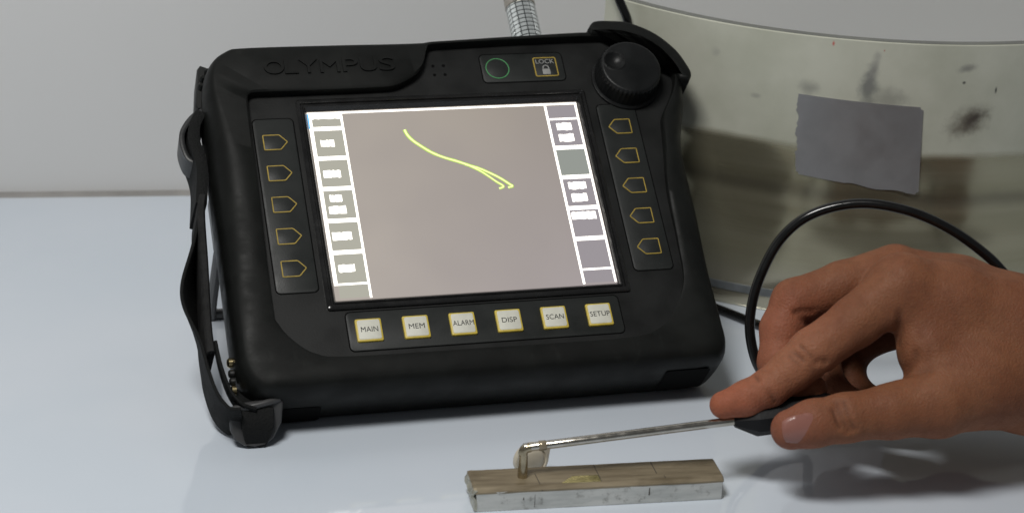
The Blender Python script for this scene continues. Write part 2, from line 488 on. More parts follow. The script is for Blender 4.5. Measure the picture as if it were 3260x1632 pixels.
oc = catmull([(x, y, 0) for x, y in outer_ctl], 12, True)
oc = resample(oc + [oc[0]], NB + 1)[:-1]
def ray_poly(poly, ang_):
    d = Vector((math.cos(ang_), math.sin(ang_))); best = None
    n = len(poly)
    for i in range(n):
        a = Vector(poly[i][:2]); b = Vector(poly[(i + 1) % n][:2]); e = b - a
        den = d.x * e.y - d.y * e.x
        if abs(den) < 1e-12: continue
        s = (a.x * e.y - a.y * e.x) / den; u = (a.x * d.y - a.y * d.x) / den
        if s > 0 and -1e-9 <= u <= 1 + 1e-9 and (best is None or s < best): best = s
    return (d.x * best, d.y * best)
outer2 = [(p.x, p.y) for p in oc]
angs = [math.atan2(p[1], p[0]) for p in outer2]
inner_s = [(p.x, p.y) for p in catmull([(x, y, 0) for x, y in inner_ctl], 6, True)]
inner2 = [ray_poly(inner_s, a) for a in angs]
def lerp2(a, b, s): return (a[0] + (b[0] - a[0]) * s, a[1] + (b[1] - a[1]) * s)
def ss(a, b, x):
    x = max(0, min(1, (x - a) / (b - a))); return x * x * (3 - 2 * x)
def zboot(p): return 2.0 + 3.6 * ss(-72, 30, p[1])
loops = []
for ins, z in ((9, -33.2), (4.2, -32.6), (3.0, -32.0), (1.6, -29), (0.6, -24), (0, -17), (0, -8)):
    loops.append(lift(inset(outer2, ins), z))
for s, kz in ((0.02, -.9), (0.09, -.35), (0.20, .15), (0.34, .55), (0.50, .82), (0.68, .96), (0.86, 1.0), (0.95, .985), (1.0, .86)):
    lp = []
    for a, b in zip(outer2, inner2):
        dist = math.hypot(b[0] - a[0], b[1] - a[1]); cap = 13.0 - 8.2 * ss(20, 76, a[1])
        fr = s if s > .9 else s * min(1.0, cap / dist)
        q = lerp2(a, b, fr); zb = zboot(q); lp.append((q[0], q[1], kz * zb if kz > 0 else kz * 6.0))
    loops.append(lp)
loops.append([(b[0], b[1], 0.2) for b in inner2])
loops.append([(b[0] * .985, b[1] * .985, 0.2) for b in inner2])
mb = MB(); mb.loops(loops, True, False)
body = dpart(mb, 'rubber_case', RUBBER, None, 38)

# front bezel, a plate with the screen opening
rect = [ray_poly([(60.2, 46.3), (-60.2, 46.3), (-60.2, -46.3), (60.2, -46.3)], a) for a in angs]
big = [(b[0] * 1.002, b[1] * 1.002) for b in inner2]
mb = MB(); mb.loops([lift(big, -1.5), lift(big, 0.8), lift(rect, 0.8), lift(rect, -1.5), lift(big, -1.5)], False, False)
bezel = dpart(mb, 'front_bezel', PLASTIC)
# stepped screen frame
def rr4(x, y, r=1.0): return rrect(-x, -y, x, y, r, 4)
mb = MB()
mb.loops([lift(rr4(63.2, 49.8, 1.2), .4), lift(rr4(63.2, 49.8, 1.2), 1.7), lift(rr4(62.6, 49.2, 1.0), 2.1), lift(rr4(61.6, 48.2, .8), 2.1), lift(rr4(61.2, 47.8, .8), 1.1),
          lift(rr4(60.6, 47.2, .6), 1.1), lift(rr4(60.3, 46.9, .6), 1.6), lift(rr4(59.9, 46.3, .5), 1.6), lift(rr4(59.0, 44.9, .4), -.35), lift(rr4(59.0, 44.9, .4), -1.2)], False, False)
frame = dpart(mb, 'screen_frame', GLOSSBLK)

# ---- the lit display and what it shows
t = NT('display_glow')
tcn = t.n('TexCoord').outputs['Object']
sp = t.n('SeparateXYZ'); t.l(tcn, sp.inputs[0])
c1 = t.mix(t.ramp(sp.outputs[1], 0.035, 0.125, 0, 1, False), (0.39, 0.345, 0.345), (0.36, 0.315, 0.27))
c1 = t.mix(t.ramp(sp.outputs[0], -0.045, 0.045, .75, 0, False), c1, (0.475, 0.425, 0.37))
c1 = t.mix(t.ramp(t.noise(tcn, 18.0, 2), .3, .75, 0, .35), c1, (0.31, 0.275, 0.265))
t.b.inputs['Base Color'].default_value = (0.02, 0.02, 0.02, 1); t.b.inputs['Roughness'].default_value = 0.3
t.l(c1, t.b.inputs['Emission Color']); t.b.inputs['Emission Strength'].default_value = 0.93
SCR = t.m
WHITE_E = emis('display_white', (1.0, 0.96, 0.88), 2.2)
CELL_E = emis('display_cell', (0.42, 0.41, 0.345), 1.0)
CELL_D = emis('display_cell_dim', (0.33, 0.30, 0.32), 0.95)
CELL_G = emis('display_cell_greenish', (0.30, 0.32, 0.29), 0.95)
TRACE_E = emis('display_trace', (0.52, 0.80, 0.10), 0.95)
TRACE_C = emis('display_trace_core', (0.90, 1.0, 0.42), 1.25)
BLUE_E = emis('display_blue', (0.1, 0.5, 1.0), 1.2)
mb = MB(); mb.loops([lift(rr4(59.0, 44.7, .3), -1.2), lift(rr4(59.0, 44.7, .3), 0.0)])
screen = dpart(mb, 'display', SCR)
def flat(name, x0, y0, x1, y1, m, z=0.03, th=.03, par=None):
    mb = MB(); q = [(x0, y0), (x1, y0), (x1, y1), (x0, y1)]
    mb.loops([lift(q, z - .02), lift(q, z + th)])
    return dpart(mb, name, m, screen if par is None else par, 0)
ROWS = [43.3, 36.1, 21.6, 6.9, -8.3, -23.1, -37.7, -44.5]
for sgn in (-1, 1):
    xo = 58.7 * sgn; xi = 44.6 * sgn
    w_out = 1.5 if sgn < 0 else .9
    xa, xb = sorted((xo, xo - sgn * w_out)); flat('screen_line', xa, -44.3 if sgn > 0 else -38, xb, 43.4, WHITE_E)
    flat('screen_line', xi - .5, -44.4, xi + .5, 43.4, WHITE_E) if sgn > 0 else flat('screen_line', xi - .45, -44.4, xi + .5, 43.4, WHITE_E)
    for k_ in range(1, 7):
        hw = .95 if k_ not in (6,) and not (sgn > 0 and k_ == 1) else .45
        xa, xb = sorted((xo, xi)); flat('screen_line', xa + .1, ROWS[k_] - hw, xb - .1, ROWS[k_] + hw, WHITE_E, .06)
    for k_ in range(7):
        xa, xb = sorted((xo - sgn * w_out, xi + sgn * .5))
        mm_ = CELL_E if sgn < 0 else (CELL_G if k_ == 2 else CELL_D)
        flat('menu_cell', xa + .05, ROWS[k_ + 1] + .5, xb - .05, ROWS[k_] - .5, mm_, .015)
flat('screen_line', -58.8, 43.3, 58.8, 44.2, WHITE_E, .07)
flat('screen_line', -58.9, 36.3, -58.3, 43.6, BLUE_E, .09)
def word(x0, y0, x1, y1):
    """an unreadable, overexposed block of screen lettering"""
    top = []; n = 10
    for i in range(n + 1): top.append((x0 + (x1 - x0) * i / n, y1 + rng.uniform(-.25, .2)))
    bot = [(x1 - (x1 - x0) * i / n, y0 + rng.uniform(-.2, .3)) for i in range(n + 1)]
    mb = MB(); q = bot[::-1][::-1] + top[:0]
    poly = top + bot
    mb.loops([lift(poly[::-1], .05), lift(poly[::-1], .12)])
    dpart(mb, 'screen_word', WHITE_E, screen, 0)
for a in [(-57, 40.9, -45.3, 43.5), (-55, 27.3, -49.3, 30.5), (-55.9, 12.2, -48.7, 15.7), (-54.9, .7, -49.8, 3.8), (-55.9, -5, -48.8, -1.5), (-56.3, -17.3, -48.3, -13.8), (-55.9, -32.2, -49.2, -28.8),
          (47.8, 30.3, 54.4, 34), (47.8, 24.6, 54.4, 28.4), (47.2, .8, 54.9, 4.3), (47.5, -5.2, 54.3, -1.4), (45.6, -13.8, 56.3, -10.3)]:
    word(*a)
def trace(pts, w0, w1, m=None, z=.04):
    P = catmull([(x, y, 0) for x, y in pts], 6); lp0, lp1 = [], []
    for i, p in enumerate(P):
        a = P[max(0, i - 1)]; b = P[min(len(P) - 1, i + 1)]; tt = (b - a).normalized(); nn = Vector((-tt.y, tt.x, 0))
        w = (w0 + (w1 - w0) * i / len(P)) * (0.9 + 0.2 * rng.random())
        lp0.append(p + nn * w); lp1.append(p - nn * w)
    mb = MB(); mb.loops([[(q.x, q.y, z + .07) for q in lp0], [(q.x, q.y, z + .07) for q in lp1], [(q.x, q.y, z) for q in lp1], [(q.x, q.y, z) for q in lp0], [(q.x, q.y, z + .07) for q in lp0]], False, False, closed=False)
    dpart(mb, 'signal_trace', m or TRACE_E, screen, 0)
tr1 = [(-18.7, 34), (-17.9, 31.4), (-15.9, 28.4), (-12.3, 25), (-8.6, 22), (-4.1, 19.5), (1.2, 17.3), (6.4, 14.9), (10.3, 13.2), (14.8, 10.5), (18.6, 7.8), (21.6, 5.1), (22.9, 3.9), (20.9, 3.3)]
tr2 = [(4.4, 15.5), (6.4, 14.6), (10.2, 12.1), (13.2, 9.5), (16.3, 6.5), (19, 4.0), (17, 3.0)]
trace(tr1, .78, .62); trace(tr2, .55, .62, None, .05)
trace(tr1, .42, .30, TRACE_C, .12); trace(tr2, .22, .30, TRACE_C, .13)

# ---- membrane key fields
def groove_panel(name, x0, y0, x1, y1, r=2.0):
    p = rrect(x0, y0, x1, y1, r, 5)
    o = dpart(slab(p, .3, 1.05, .15), name, PANEL)
    g = hollow(rrect(x0 - .45, y0 - .45, x1 + .45, y1 + .45, r + .4, 5), .45, .5, .95, .1)
    dpart(g, 'panel_edge', HOLE, o)
    return o
left_p = groove_panel('key_panel', -82.2, -40.7, -65.4, 41.2)
right_p = groove_panel('key_panel', 67.2, -40.2, 84.2, 41.8)
top_p = groove_panel('key_panel', 19.7, 55.5, 56.5, 69.8)
bot_p = groove_panel('key_panel', -56.3, -68.2, 57.0, -51.1)
def arrow(cx, cy, s):
    w, h = 5.2, 3.75
    base = [(-w, -h), (1.9, -h), (w, 0), (1.9, h), (-w, h)]
    pts = []
    for i, q in enumerate(base):
        a = Vector(base[i - 1]); b = Vector(q); c = Vector(base[(i + 1) % 5])
        for tt in (.0, .5, 1.0):
            p0 = b + (a - b).normalized() * .55; p2 = b + (c - b).normalized() * .55
            p = p0.lerp(b, tt).lerp(b.lerp(p2, tt), tt); pts.append((cx + s * p.x, cy + p.y))
    if s < 0: pts = pts[::-1]
    return pts
for i in range(5):
    for cx, s, par in ((-73.8, 1, left_p), (75.5, -1, right_p)):
        cy = 29.8 - 14.9 * i + (.6 if s < 0 else 0)
        p = arrow(cx, cy, s)
        k = dpart(slab(inset(p, .3), .9, 1.25, .2), 'arrow_key', PANEL, par)
        dpart(hollow(p, .48, .95, 1.3, .08), 'key_outline', YELLOW, k)
for i, s in enumerate(('MAIN', 'MEM', 'ALARM', 'DISP', 'SCAN', 'SETUP')):
    cx = -47.9 + 19.1 * i; cy = -59.65
    p = rrect(cx - 5.3, cy - 5.05, cx + 5.3, cy + 5.05, .7, 4)
    k = dpart(slab(p, .9, 2.0, .45), 'menu_button', KEYYEL, bot_p)
    dpart(slab(rrect(cx - 4.55, cy - 4.25, cx + 4.55, cy + 4.4, .8, 4), 1.8, 2.15, .15), 'button_face', KEYWHITE, k)
    w = {'MAIN': 6.9, 'MEM': 6.5, 'ALARM': 8.7, 'DISP': 6.3, 'SCAN': 7.4, 'SETUP': 8.4}[s]
    text_obj(s, 'lettering', INK, k, cx + .1, cy + .15, 2.1, w, 2.25, .1)
# power key (green ring) and lock key
c = [(26.75 + 5.3 * math.cos(2 * math.pi * i / 48), 62.5 + 5.3 * math.sin(2 * math.pi * i / 48)) for i in range(48)]
k = dpart(slab(inset(c, .3), .9, 1.25, .2), 'power_key', PANEL, top_p)
dpart(hollow(c, .5, .95, 1.3, .08), 'key_outline', GREEN, k)
p = rrect(43.2, 57.5, 53.7, 67.5, .9, 4)
k = dpart(slab(inset(p, .3), .9, 1.25, .2), 'lock_key', PANEL, top_p)
dpart(hollow(p, .55, .95, 1.3, .08), 'key_outline', YELLOW, k)
text_obj('LOCK', 'lettering', GREYPRINT, k, 48.5, 65.3, 1.22, 8.3, 2.2, .08)
mb = slab(rrect(46.7, 58.6, 50.1, 61.4, .2, 2), 1.2, 1.32, .03)
pp = [(48.4 + 1.25 * math.cos(a), 61.9 + 1.25 * math.sin(a), 1.28) for a in [math.pi * i / 12 for i in range(13)]]
pp = [(49.65, 61.2, 1.28)] + pp + [(47.15, 61.2, 1.28)]
tb = tube(pp, .28, 6); mb.add(tb.v, tb.f)
dpart(mb, 'padlock_symbol', GREYPRINT, k)
for hx, hy in ((-1.4, 65.1), (3.2, 65.1), (-1.4, 60.5), (3.2, 60.5)):
    dpart(lathe([(.75, .6), (.75, .86), (.3, .86)], (hx, hy, 0), 14), 'speaker_hole', HOLE, bezel)
# raised maker's name on the rubber
for ch, x in zip('OLYMPUS', (-70.8, -63.6, -56.2, -47.2, -38.4, -30.6, -22.7)):
    w = {'O': 8.4, 'L': 5.6, 'Y': 7.8, 'M': 8.4, 'P': 6.6, 'U': 7.2, 'S': 6.8}[ch]
    text_obj(ch, 'raised_letter', RUBBER, body, x, 63.7, 4.6, w, 6.8, 1.72)

# ---- adjustment knob with finger dimple
KX, KY = 83.0, 53.8
mb = MB(); seg = 132; loops = []
prof = [(15.2, .5), (15.2, 2.0), (14.6, 2.4), (14.2, 2.8), (13.9, 8.2), (13.9, 8.8), (13.75, 10.2), (13.4, 11.3), (12.9, 11.8)]
for j, (r, h) in enumerate(prof):
    lp = []
    for i in range(seg):
        a = 2 * math.pi * i / seg
        rr2 = r - (.32 if (4 <= j <= 7 and i % 3 == 0) else 0)
        lp.append((KX + rr2 * math.cos(a), KY + rr2 * math.sin(a), h))
    loops.append(lp)
dx, dy, dr = -7.1, 3.2, 4.4
for r in [12.4 - 12.3 * i / 40 for i in range(41)]:
    lp = []
    for i in range(seg):
        a = 2 * math.pi * i / seg; x = r * math.cos(a); y = r * math.sin(a)
        q = math.hypot(x - dx, y - dy); z = 12.0 + .25 * (1 - (r / 12.4) ** 2)
        if q < dr: z -= 2.1 * (1 - (q / dr) ** 2)
        elif q < dr + .8: z += .22 * (1 - (q - dr) / .8)
        lp.append((KX + x, KY + y, z))
    loops.append(lp)
mb.loops(loops)
dpart(mb, 'control_knob', mat('knob_plastic', (0.006, 0.0066, 0.0068), .4, spec=.3, bump=.08, bscale=1200, var=.15, vscale=100), None, 32)
# bumper round the knob corner
go = catmull([(69.9, 78.6, 0), (73.2, 82.0, 0), (81, 82.1, 0), (89.1, 80.8, 0), (99.7, 74.8, 0), (107.6, 65.7, 0), (111.2, 57.0, 0), (112.0, 52.4, 0), (110.2, 48.9, 0)], 6)
gi = catmull([(70.4, 75.3, 0), (74, 75.2, 0), (80, 75.0, 0), (85.6, 74.0, 0), (92.8, 70.8, 0), (98.6, 65.8, 0), (102.4, 60.0, 0), (104.4, 55.4, 0), (105.8, 50.2, 0)], 6)
gp = [(p.x, p.y) for p in go] + [(p.x, p.y) for p in reversed(gi)]
gp = gp[::-1]
mb = MB()
mb.loops([lift(inset(gp, .6), -26), lift(gp, -25), lift(gp, 5.6), lift(inset(gp, .25), 6.6), lift(inset(gp, .8), 7.3), lift(inset(gp, 1.6), 7.6)])
dpart(mb, 'knob_guard', RUBBER, None, 35)

# ---- underside foot recess, side details
def notch(name, x0, x1, z0, z1, yb):
    mb = MB(); q = rrect(x0, z0, x1, z1, 1.5, 3)
    mb.loops([[(a, yb, b) for a, b in q], [(a, yb + .25, b) for a, b in inset(q, .4)]])
    return dpart(mb, name, HOLE, body, 0)
n1 = notch('foot_recess', 73.5, 93.0, -24.0, -7.0, -83.45)
n2 = notch('foot_recess', -88, -68, -27.5, -15.0, -83.45)
for i in range(5):
    a = math.radians(100 + 18 * i)
    cx, cy = -87.2 + 12.9 * math.cos(a), 62.8 + 12.9 * math.sin(a)
    pth = [(cx, cy, -6), (cx, cy, -7), (cx, cy, -20), (cx, cy, -21)]
    dpart(tube(pth, [.8, 1.5, 1.5, .8], 10), 'grip_ridge', RUBBER, body, 40)
mb = MB(); q = [(-99, 58), (-103.2, 54.8), (-103.4, 56), (-101.2, 75.5), (-99.4, 77.5), (-96, 74)]
q = [(-98.5, 54.5), (-96, 75), (-99.2, 76.5), (-100.6, 74.5), (-103.2, 56.2), (-102.4, 54.2)][::-1]
mb.loops([lift(inset(q, .5), -27), lift(q, -26), lift(q, -10), lift(inset(q, .5), -9)])
dpart(mb, 'side_latch', PLASTIC)
for yy, rr_s in ((-62.6, 2.0), (-67.4, 1.7), (-70.8, 1.7), (-74.6, 1.9)):
    ax = (Vector((0, 1, 0)), Vector((0, 0, 1)), Vector((-1, 0, 0)))
    dpart(lathe([(rr_s, 0), (rr_s, 1.6), (rr_s * .7, 2.2), (.2, 2.4)], (-101.0, yy, -13), 16, ax), 'side_screw', BRASS if rr_s > 1.8 else PLASTIC, body, 40)
# connector socket boss on the top side and rear stand
mb = MB()
q = rrect(36, -27, 62, -9, 4, 4)
mb.loops([[(a, 76, b) for a, b in q], [(a, 80.6, b) for a, b in q], [(a, 81.4, b) for a, b in inset(q, 1)]])
dpart(mb, 'socket_boss', PLASTIC)
c38, s38 = math.cos(math.radians(38)), math.sin(math.radians(38))
def w2l(p):
    """scene place -> detector frame (before the D shift)"""
    y = p[1] * c38 + p[2] * s38; z = -p[1] * s38 + p[2] * c38
    return (p[0], y - OY, z - OZ)
stand = [(-94.5, 66, 78), (-94.5, 78, 52), (-96.5, 98, 6), (-94, 101, 2.6), (-86, 101, 2.4), (86, 101, 2.4), (94, 101, 2.6), (96.5, 98, 6), (94.5, 78, 52), (94.5, 66, 78)]
P = catmull([w2l(p) for p in stand], 5)
dpart(tube(P, 2.3, 10), 'rear_stand', GREYMET)
for sx in (-1, 1):
    xa, xb = sorted((sx * 98.5, sx * 90)); mb = MB()
    mb.loops([lift(rrect(xa, 4, xb, 30, 2, 3), -33), lift(rrect(xa, 4, xb, 30, 2, 3), -44), lift(rrect(xa + 1, 5, xb - 1, 29, 2, 3), -45.5)])
    dpart(mb, 'stand_hinge', GREYMET)

# ---- hand strap on the left side
P = catmull([(-99.5, 54, -15), (-105, 50.5, -15), (-109.6, 44, -15), (-110.6, 38, -15), (-109.2, 31, -15), (-106.5, 28.8, -15), (-104.2, 31, -15), (-103.4, 36, -15)], 6)
bk = dpart(ribbon(P, Vector((.0, 0, 1)), 13, 2.2), 'strap_buckle', DGREY, None, 40)
P = catmull([(-102.2, 50, -15), (-105.5, 44, -15), (-106.5, 36, -15), (-105.2, 28, -15), (-104.9, 22, -15), (-105.8, 14, -15), (-107.0, 6, -15)], 6)
dpart(ribbon(P, Vector((.05, 0, 1)), 22, 4.6), 'strap_webbing', WEB, None, 40)
padp = catmull([(-106.0, 9, -15), (-107.6, 0, -15), (-108.8, -23, -15), (-110.4, -50, -15), (-110.4, -62, -15)], 8)
dpart(ribbon(padp, Vector((.03, 0, 1)), 25, 3.2, 1.0), 'strap_pad', mat('pad_fabric', (0.02, 0.02, 0.02), .85, spec=.2, bump=.8, bscale=700, var=.35, vscale=220), None, 40)
P = catmull([(-106.4, 6, -15), (-109.3, -6, -15), (-112.0, -18, -15), (-114.4, -31, -15), (-114.6, -41, -15), (-112.6, -56, -15), (-111.8, -68, -15), (-109.6, -80, -14), (-105.5, -87, -13), (-100, -88.5, -12)], 6)
nP = len(P)
wd = []
for i in range(nP):
    y = P[i].y; b = math.exp(-((y + 36) / 17) ** 2)
    wd.append(Vector((-(.02 + .36 * b), 0, 1)))
dpart(ribbon(P, wd, 23, 1.4), 'strap_webbing', WEB, None, 40)
P = catmull([(-107.5, -57, -8), (-106.5, -68, -8), (-104.0, -78, -9), (-100.5, -84, -9), (-96, -86, -10)], 6)
dpart(ribbon(P, Vector((-.1, 0, 1)), 9, 1.4), 'strap_webbing', WEB, None, 40)
# lower buckle resting on the table in front of the corner
def bkp(x, h, off=0.0):
    """point in the buckle plane: x, height, offset towards the viewer"""
    return w2l((x, -21.8 + .30 * h - off * .96, h + off * .28))
bo = [(-105.2, 12), (-104.2, 15.8), (-101.5, 16.9), (-95, 17.4), (-88, 18.6), (-85.4, 18.8), (-84.3, 16.5), (-85.2, 9), (-88.5, 3.4), (-92, 1.0), (-96, .5), (-100, 1.2), (-103.6, 3.8), (-105, 7)]
bi = [(-101.2, 11.5), (-100.9, 12.6), (-98.5, 13.0), (-95, 13.4), (-91, 14.0), (-89.3, 14.2), (-88.6, 13.4), (-88.9, 9), (-90.5, 6.2), (-92.8, 4.6), (-96, 4.0), (-98.5, 4.4), (-100.4, 6), (-101.0, 8)]
mb = MB()
mb.loops([[bkp(x, h, -1.6) for x, h in bo], [bkp(x, h, .9) for x, h in bo], [bkp(x * .94 - 5.7 , h * .94 + .55, 1.5) for x, h in bo], [bkp(x, h, 1.5) for x, h in bi], [bkp(x, h, -1.6) for x, h in bi], [bkp(x, h, -1.6) for x, h in bo]], False, False)
BKG = mat('buckle_grey', (0.05, 0.05, 0.051), .45, spec=.4, var=.1, vscale=150)
bk2 = dpart(mb, 'strap_buckle', BKG, None, 35)
pb = [bkp(x, h, o_) for x, h, o_ in ((-103.4, 15.4, .8), (-99, 15.9, 2.2), (-95, 16.4, 2.6), (-90, 17.2, 2.2), (-85.8, 17.9, .8))]
dpart(tube(catmull(pb, 5), 1.35, 10), 'buckle_bar', BKG, bk2, 40)
tabl = []
for i in range(13):
    tt = i / 12; h = 15.2 - 14.4 * tt; bow = 1.8 + 2.4 * math.sin(math.pi * min(1, tt * 1.05)) - 1.5 * tt
    tabl.append(bkp(-95.4 + 1.0 * (1 - tt), h, bow))
wds = [Vector((1, 0, 0))] * 13
wid = [12.6 - 5.5 * max(0, (i / 12 - .45)) ** 1.2 * 1.8 for i in range(13)]
dpart(ribbon(tabl, wds, wid, 1.6), 'strap_webbing', WEB, None, 40)
P = catmull([bkp(-95, 15.5, -1), bkp(-95, 18, -8), bkp(-94, 20, -16), (-92, -83.5, -15)], 5)
dpart(ribbon(P, Vector((1, 0, 0)), 12, 1.4), 'strap_webbing', WEB, None, 40)

# ------------------------------------------------------------------ test block
BLK = empty('test_block', (24.2, -81.6, 0), (0, 0, math.radians(-4.4)))
tag(BLK, 'small silver metal test bar with brown scratched top, under the probe tip', 'test block')
t = NT('worn_aluminium')
tcn = t.n('TexCoord').outputs['Object']
gr = t.noise(t.mapping(tcn, (60, 400, 400)), 1.0, 5); gd = t.noise(tcn, 170, 6, .7)
cl = t.mix(t.ramp(gr, .3, .7), (0.50, 0.51, 0.49), (0.66, 0.66, 0.63))
cl = t.mix(t.ramp(gd, .54, .72, 0, .8), cl, (0.17, 0.165, 0.15))
t.l(cl, t.b.inputs['Base Color']); t.b.inputs['Metallic'].default_value = .35
t.l(t.ramp(gd, .3, .7, .35, .55), t.b.inputs['Roughness'])
t.bump(t.math('ADD', gr, gd), .35, .0004)
ALU = t.m
t = NT('brown_film')
tcn = t.n('TexCoord').outputs['Object']
g1 = t.noise(t.mapping(tcn, (30, 260, 200)), 1.0, 6, .6); g2 = t.noise(t.mapping(tcn, (55, 110, 80)), 1.0, 4)
cl = t.mix(t.ramp(g1, .3, .7), (0.165, 0.128, 0.078), (0.31, 0.255, 0.17))
cl = t.mix(t.ramp(g2, .55, .75, 0, .55), cl, (0.085, 0.062, 0.034))
t.l(cl, t.b.inputs['Base Color']); t.b.inputs['Metallic'].default_value = .25
t.l(t.ramp(g1, .3, .7, .28, .48), t.b.inputs['Roughness'])
t.bump(t.math('ADD', g1, g2), .4, .0005)
FILM = t.m
HL, HD = 47.4, 8.2
mb = MB()
prof = [(-HD, 0.2), (-HD + .2, 0), (HD - .2, 0), (HD, .3), (HD, 8.0), (-HD, 8.0)]
def jitter(x, a): return [(x + rng.uniform(-a, a), y, z) for y, z in prof]
xs = [-HL, -HL + .3, -HL + 2] + [-HL + 2 + (2 * HL - 4) * i / 12 for i in range(1, 12)] + [HL - 2, HL - .3, HL]
mb.loops([[(x + (rng.uniform(-.5, .5) if i in (0, len(xs) - 1) else 0), y + rng.uniform(-.06, .06), max(0, z + rng.uniform(-.05, .05) * (z > 1))) for y, z in (prof if 0 < i < len(xs) - 1 else [(a * .97, .3 + b * .95) for a, b in prof])] for i, x in enumerate(xs)])
mb.build('bar_body', ALU, BLK, 30)
mb = MB()
capp = [(-HD - .12, 7.4), (-HD - .1, 8.1), (-HD + 1.5, 9.5), (HD - 1.6, 9.5), (HD + .1, 8.6), (HD + .12, 7.4)]
xs = [-HL - .9, -HL + .2] + [-HL + .2 + (2 * HL - .4) * i / 24 for i in range(1, 24)] + [HL - .2, HL + .3]
lps = []
for i, x in enumerate(xs):
    e = i in (0, len(xs) - 1)
    lps.append([(x, y * (.93 if e else 1) + rng.uniform(-.08, .08), z - (.5 if e and z > 9 else 0) + rng.uniform(-.05, .07)) for y, z in capp])
mb.loops(lps)
mb.build('brown_cover', FILM, BLK, 14)
# crumpled film folded over the left end
mb = MB(); lps = []
for j in range(9):
    tt = j / 8; z = 8.8 - 8.2 * tt
    lps.append([(-HL - .5 - 1.5 * math.sin(math.pi * min(1, tt * 1.6)) * (.6 + .4 * math.sin(k_ * 1.3 + j)) - (0.5 * rng.random()), -HD * .95 + (1.85 * HD) * k_ / 9 - .5, z) for k_ in range(10)])
lps2 = [[(p[0] + 1.0, p[1], p[2]) for p in lp] for lp in lps]
mb.loops(lps, False, False, closed=False); mb.loops(lps2, False, False, closed=False)
for a, b in ((lps[0], lps2[0]), (lps[-1], lps2[-1]), ([r[0] for r in lps], [r[0] for r in lps2]), ([r[-1] for r in lps], [r[-1] for r in lps2])): mb.loops([a, b], False, False, closed=False)
mb.build('folded_film', mat('crumpled_film', (0.42, 0.41, 0.34), .3, .3, var=.3, vscale=250, bump=.5, bscale=500), BLK, 25)
PENC = mat('pencil_line', (0.06, 0.05, 0.04), .6)
def mark(x0, y0, x1, y1, w=.13, z=9.57, m=PENC, name='scribed_line'):
    a = Vector((x0, y0)); b = Vector((x1, y1)); d = (b - a).normalized(); n_ = Vector((-d.y, d.x)) * w
    q = [a - n_, b - n_, b + n_, a + n_]
    mb = MB(); mb.loops([[(p.x, p.y, z - .2) for p in q], [(p.x, p.y, z + .05) for p in q]]); mb.build(name, m, BLK, 0)
mark(-23.5, 1.5, -23.2, -6.6); mark(0.2, 6.3, .3, -6.6); mark(22.5, 6.4, 22.6, -2.6); mark(-10, -1.6, .2, -1.8, .1)
mark(25, -4.5, 25.1, -6.4, .1)
def vmark(x, z0, z1, w):
    q = [(x - w, z0), (x + w, z0), (x + w * .6, z1), (x - w * .6, z1)]
    mb = MB(); mb.loops([[(a, -HD - .02, b) for a, b in q], [(a, -HD - .12, b) for a, b in q]]); mb.build('scribed_line', PENC, BLK, 0)
vmark(-25.2, .9, 6.2, .10); vmark(18.7, 3.5, 6.6, .25); vmark(-29.5, 4.2, 5.2, .22); vmark(-22.6, 7.5, 8.0, .3)
mb = MB()
q = [(-15, -6.6), (0, -6.6), (.05, -1.9), (-9.8, -1.7)]
mb.loops([lift(q, 9.4), lift(q, 9.66)])
mb.build('yellow_patch', mat('shiny_yellow', (0.62, 0.54, 0.24), .24, .9, var=.25, vscale=160, bump=.2, bscale=400), BLK, 0)  # thin shiny yellow patch on the bar's top

# small pale plastic disc standing behind the bar
DISC = empty('plastic_disc', (4.0, -63.0, 0), (0, 0, math.radians(8)))
tag(DISC, 'small beige plastic disc standing upright behind the metal bar, beside the probe tip', 'disc')
BEIGE = mat('beige_plastic', (0.62, 0.56, 0.45), .4, var=.08, vscale=200)
ax = (Vector((1, 0, 0)), Vector((0, 0, 1)), Vector((0, -1, 0)))
lathe([(6.6, -2.0), (7.0, -1.6), (7.0, 0.6), (6.6, 1.0), (5.9, 1.05), (5.6, .4), (5.3, .35), (4.9, .9), (3.0, 1.4), (.2, 1.55)], (0, 0, 7.0), 48, ax).build('disc_body', BEIGE, DISC, 40)
mb = MB(); q = [(4.6, 9.6), (6.0, 12.7), (7.2, 12.4), (7.5, 10.4), (6.8, 5.0), (5.8, 4.0)]
mb.loops([[(a, .9, b) for a, b in q], [(a, -.2, b) for a, b in q], [(a * .97 + .15, -.5, b * .97 + .3) for a, b in q]]); mb.build('disc_tab', BEIGE, DISC, 30)

# ------------------------------------------------------------------ eddy-current probe: tip, shaft, handle, cable, plug
PRB = empty('probe', (-4.4, -79.6, 9.5))
tag(PRB, 'right-angle steel probe with black handle and cable, held on the metal bar', 'probe')
def prel(mb):
    mb.v = [(p[0] + 4.4, p[1] + 79.6, p[2] - 9.5) for p in mb.v]; return mb
t = NT('probe_steel')
tcn = t.n('TexCoord').outputs['Object']
t.l(t.mix(t.ramp(t.noise(tcn, 160, 5), .3, .7), (0.46, 0.43, 0.37), (0.60, 0.57, 0.52)), t.b.inputs['Base Color'])
t.b.inputs['Metallic'].default_value = 1.0; t.l(t.ramp(t.noise(tcn, 220, 4), .3, .7, .14, .28), t.b.inputs['Roughness'])
PSTEEL = t.m
SH0 = Vector((-4.9, -79.5, 21.6)); SH1 = Vector((75.8, -85.8, 29.0)); sd = (SH1 - SH0).normalized()
r_sh = 1.65
prel(tube([SH0 + sd * s for s in (.2, .6, 30, 60, 84)], [r_sh * .85, r_sh, r_sh, r_sh, r_sh], 20)).build('shaft', PSTEEL, PRB, 40)
leg = [(-4.4, -79.6, 9.7), (-4.4, -79.6, 10.3), (-4.5, -79.6, 18.0), (-4.6, -79.55, 19.6), (-3.9, -79.6, 21.2), (-2.0, -79.75, 21.8)]
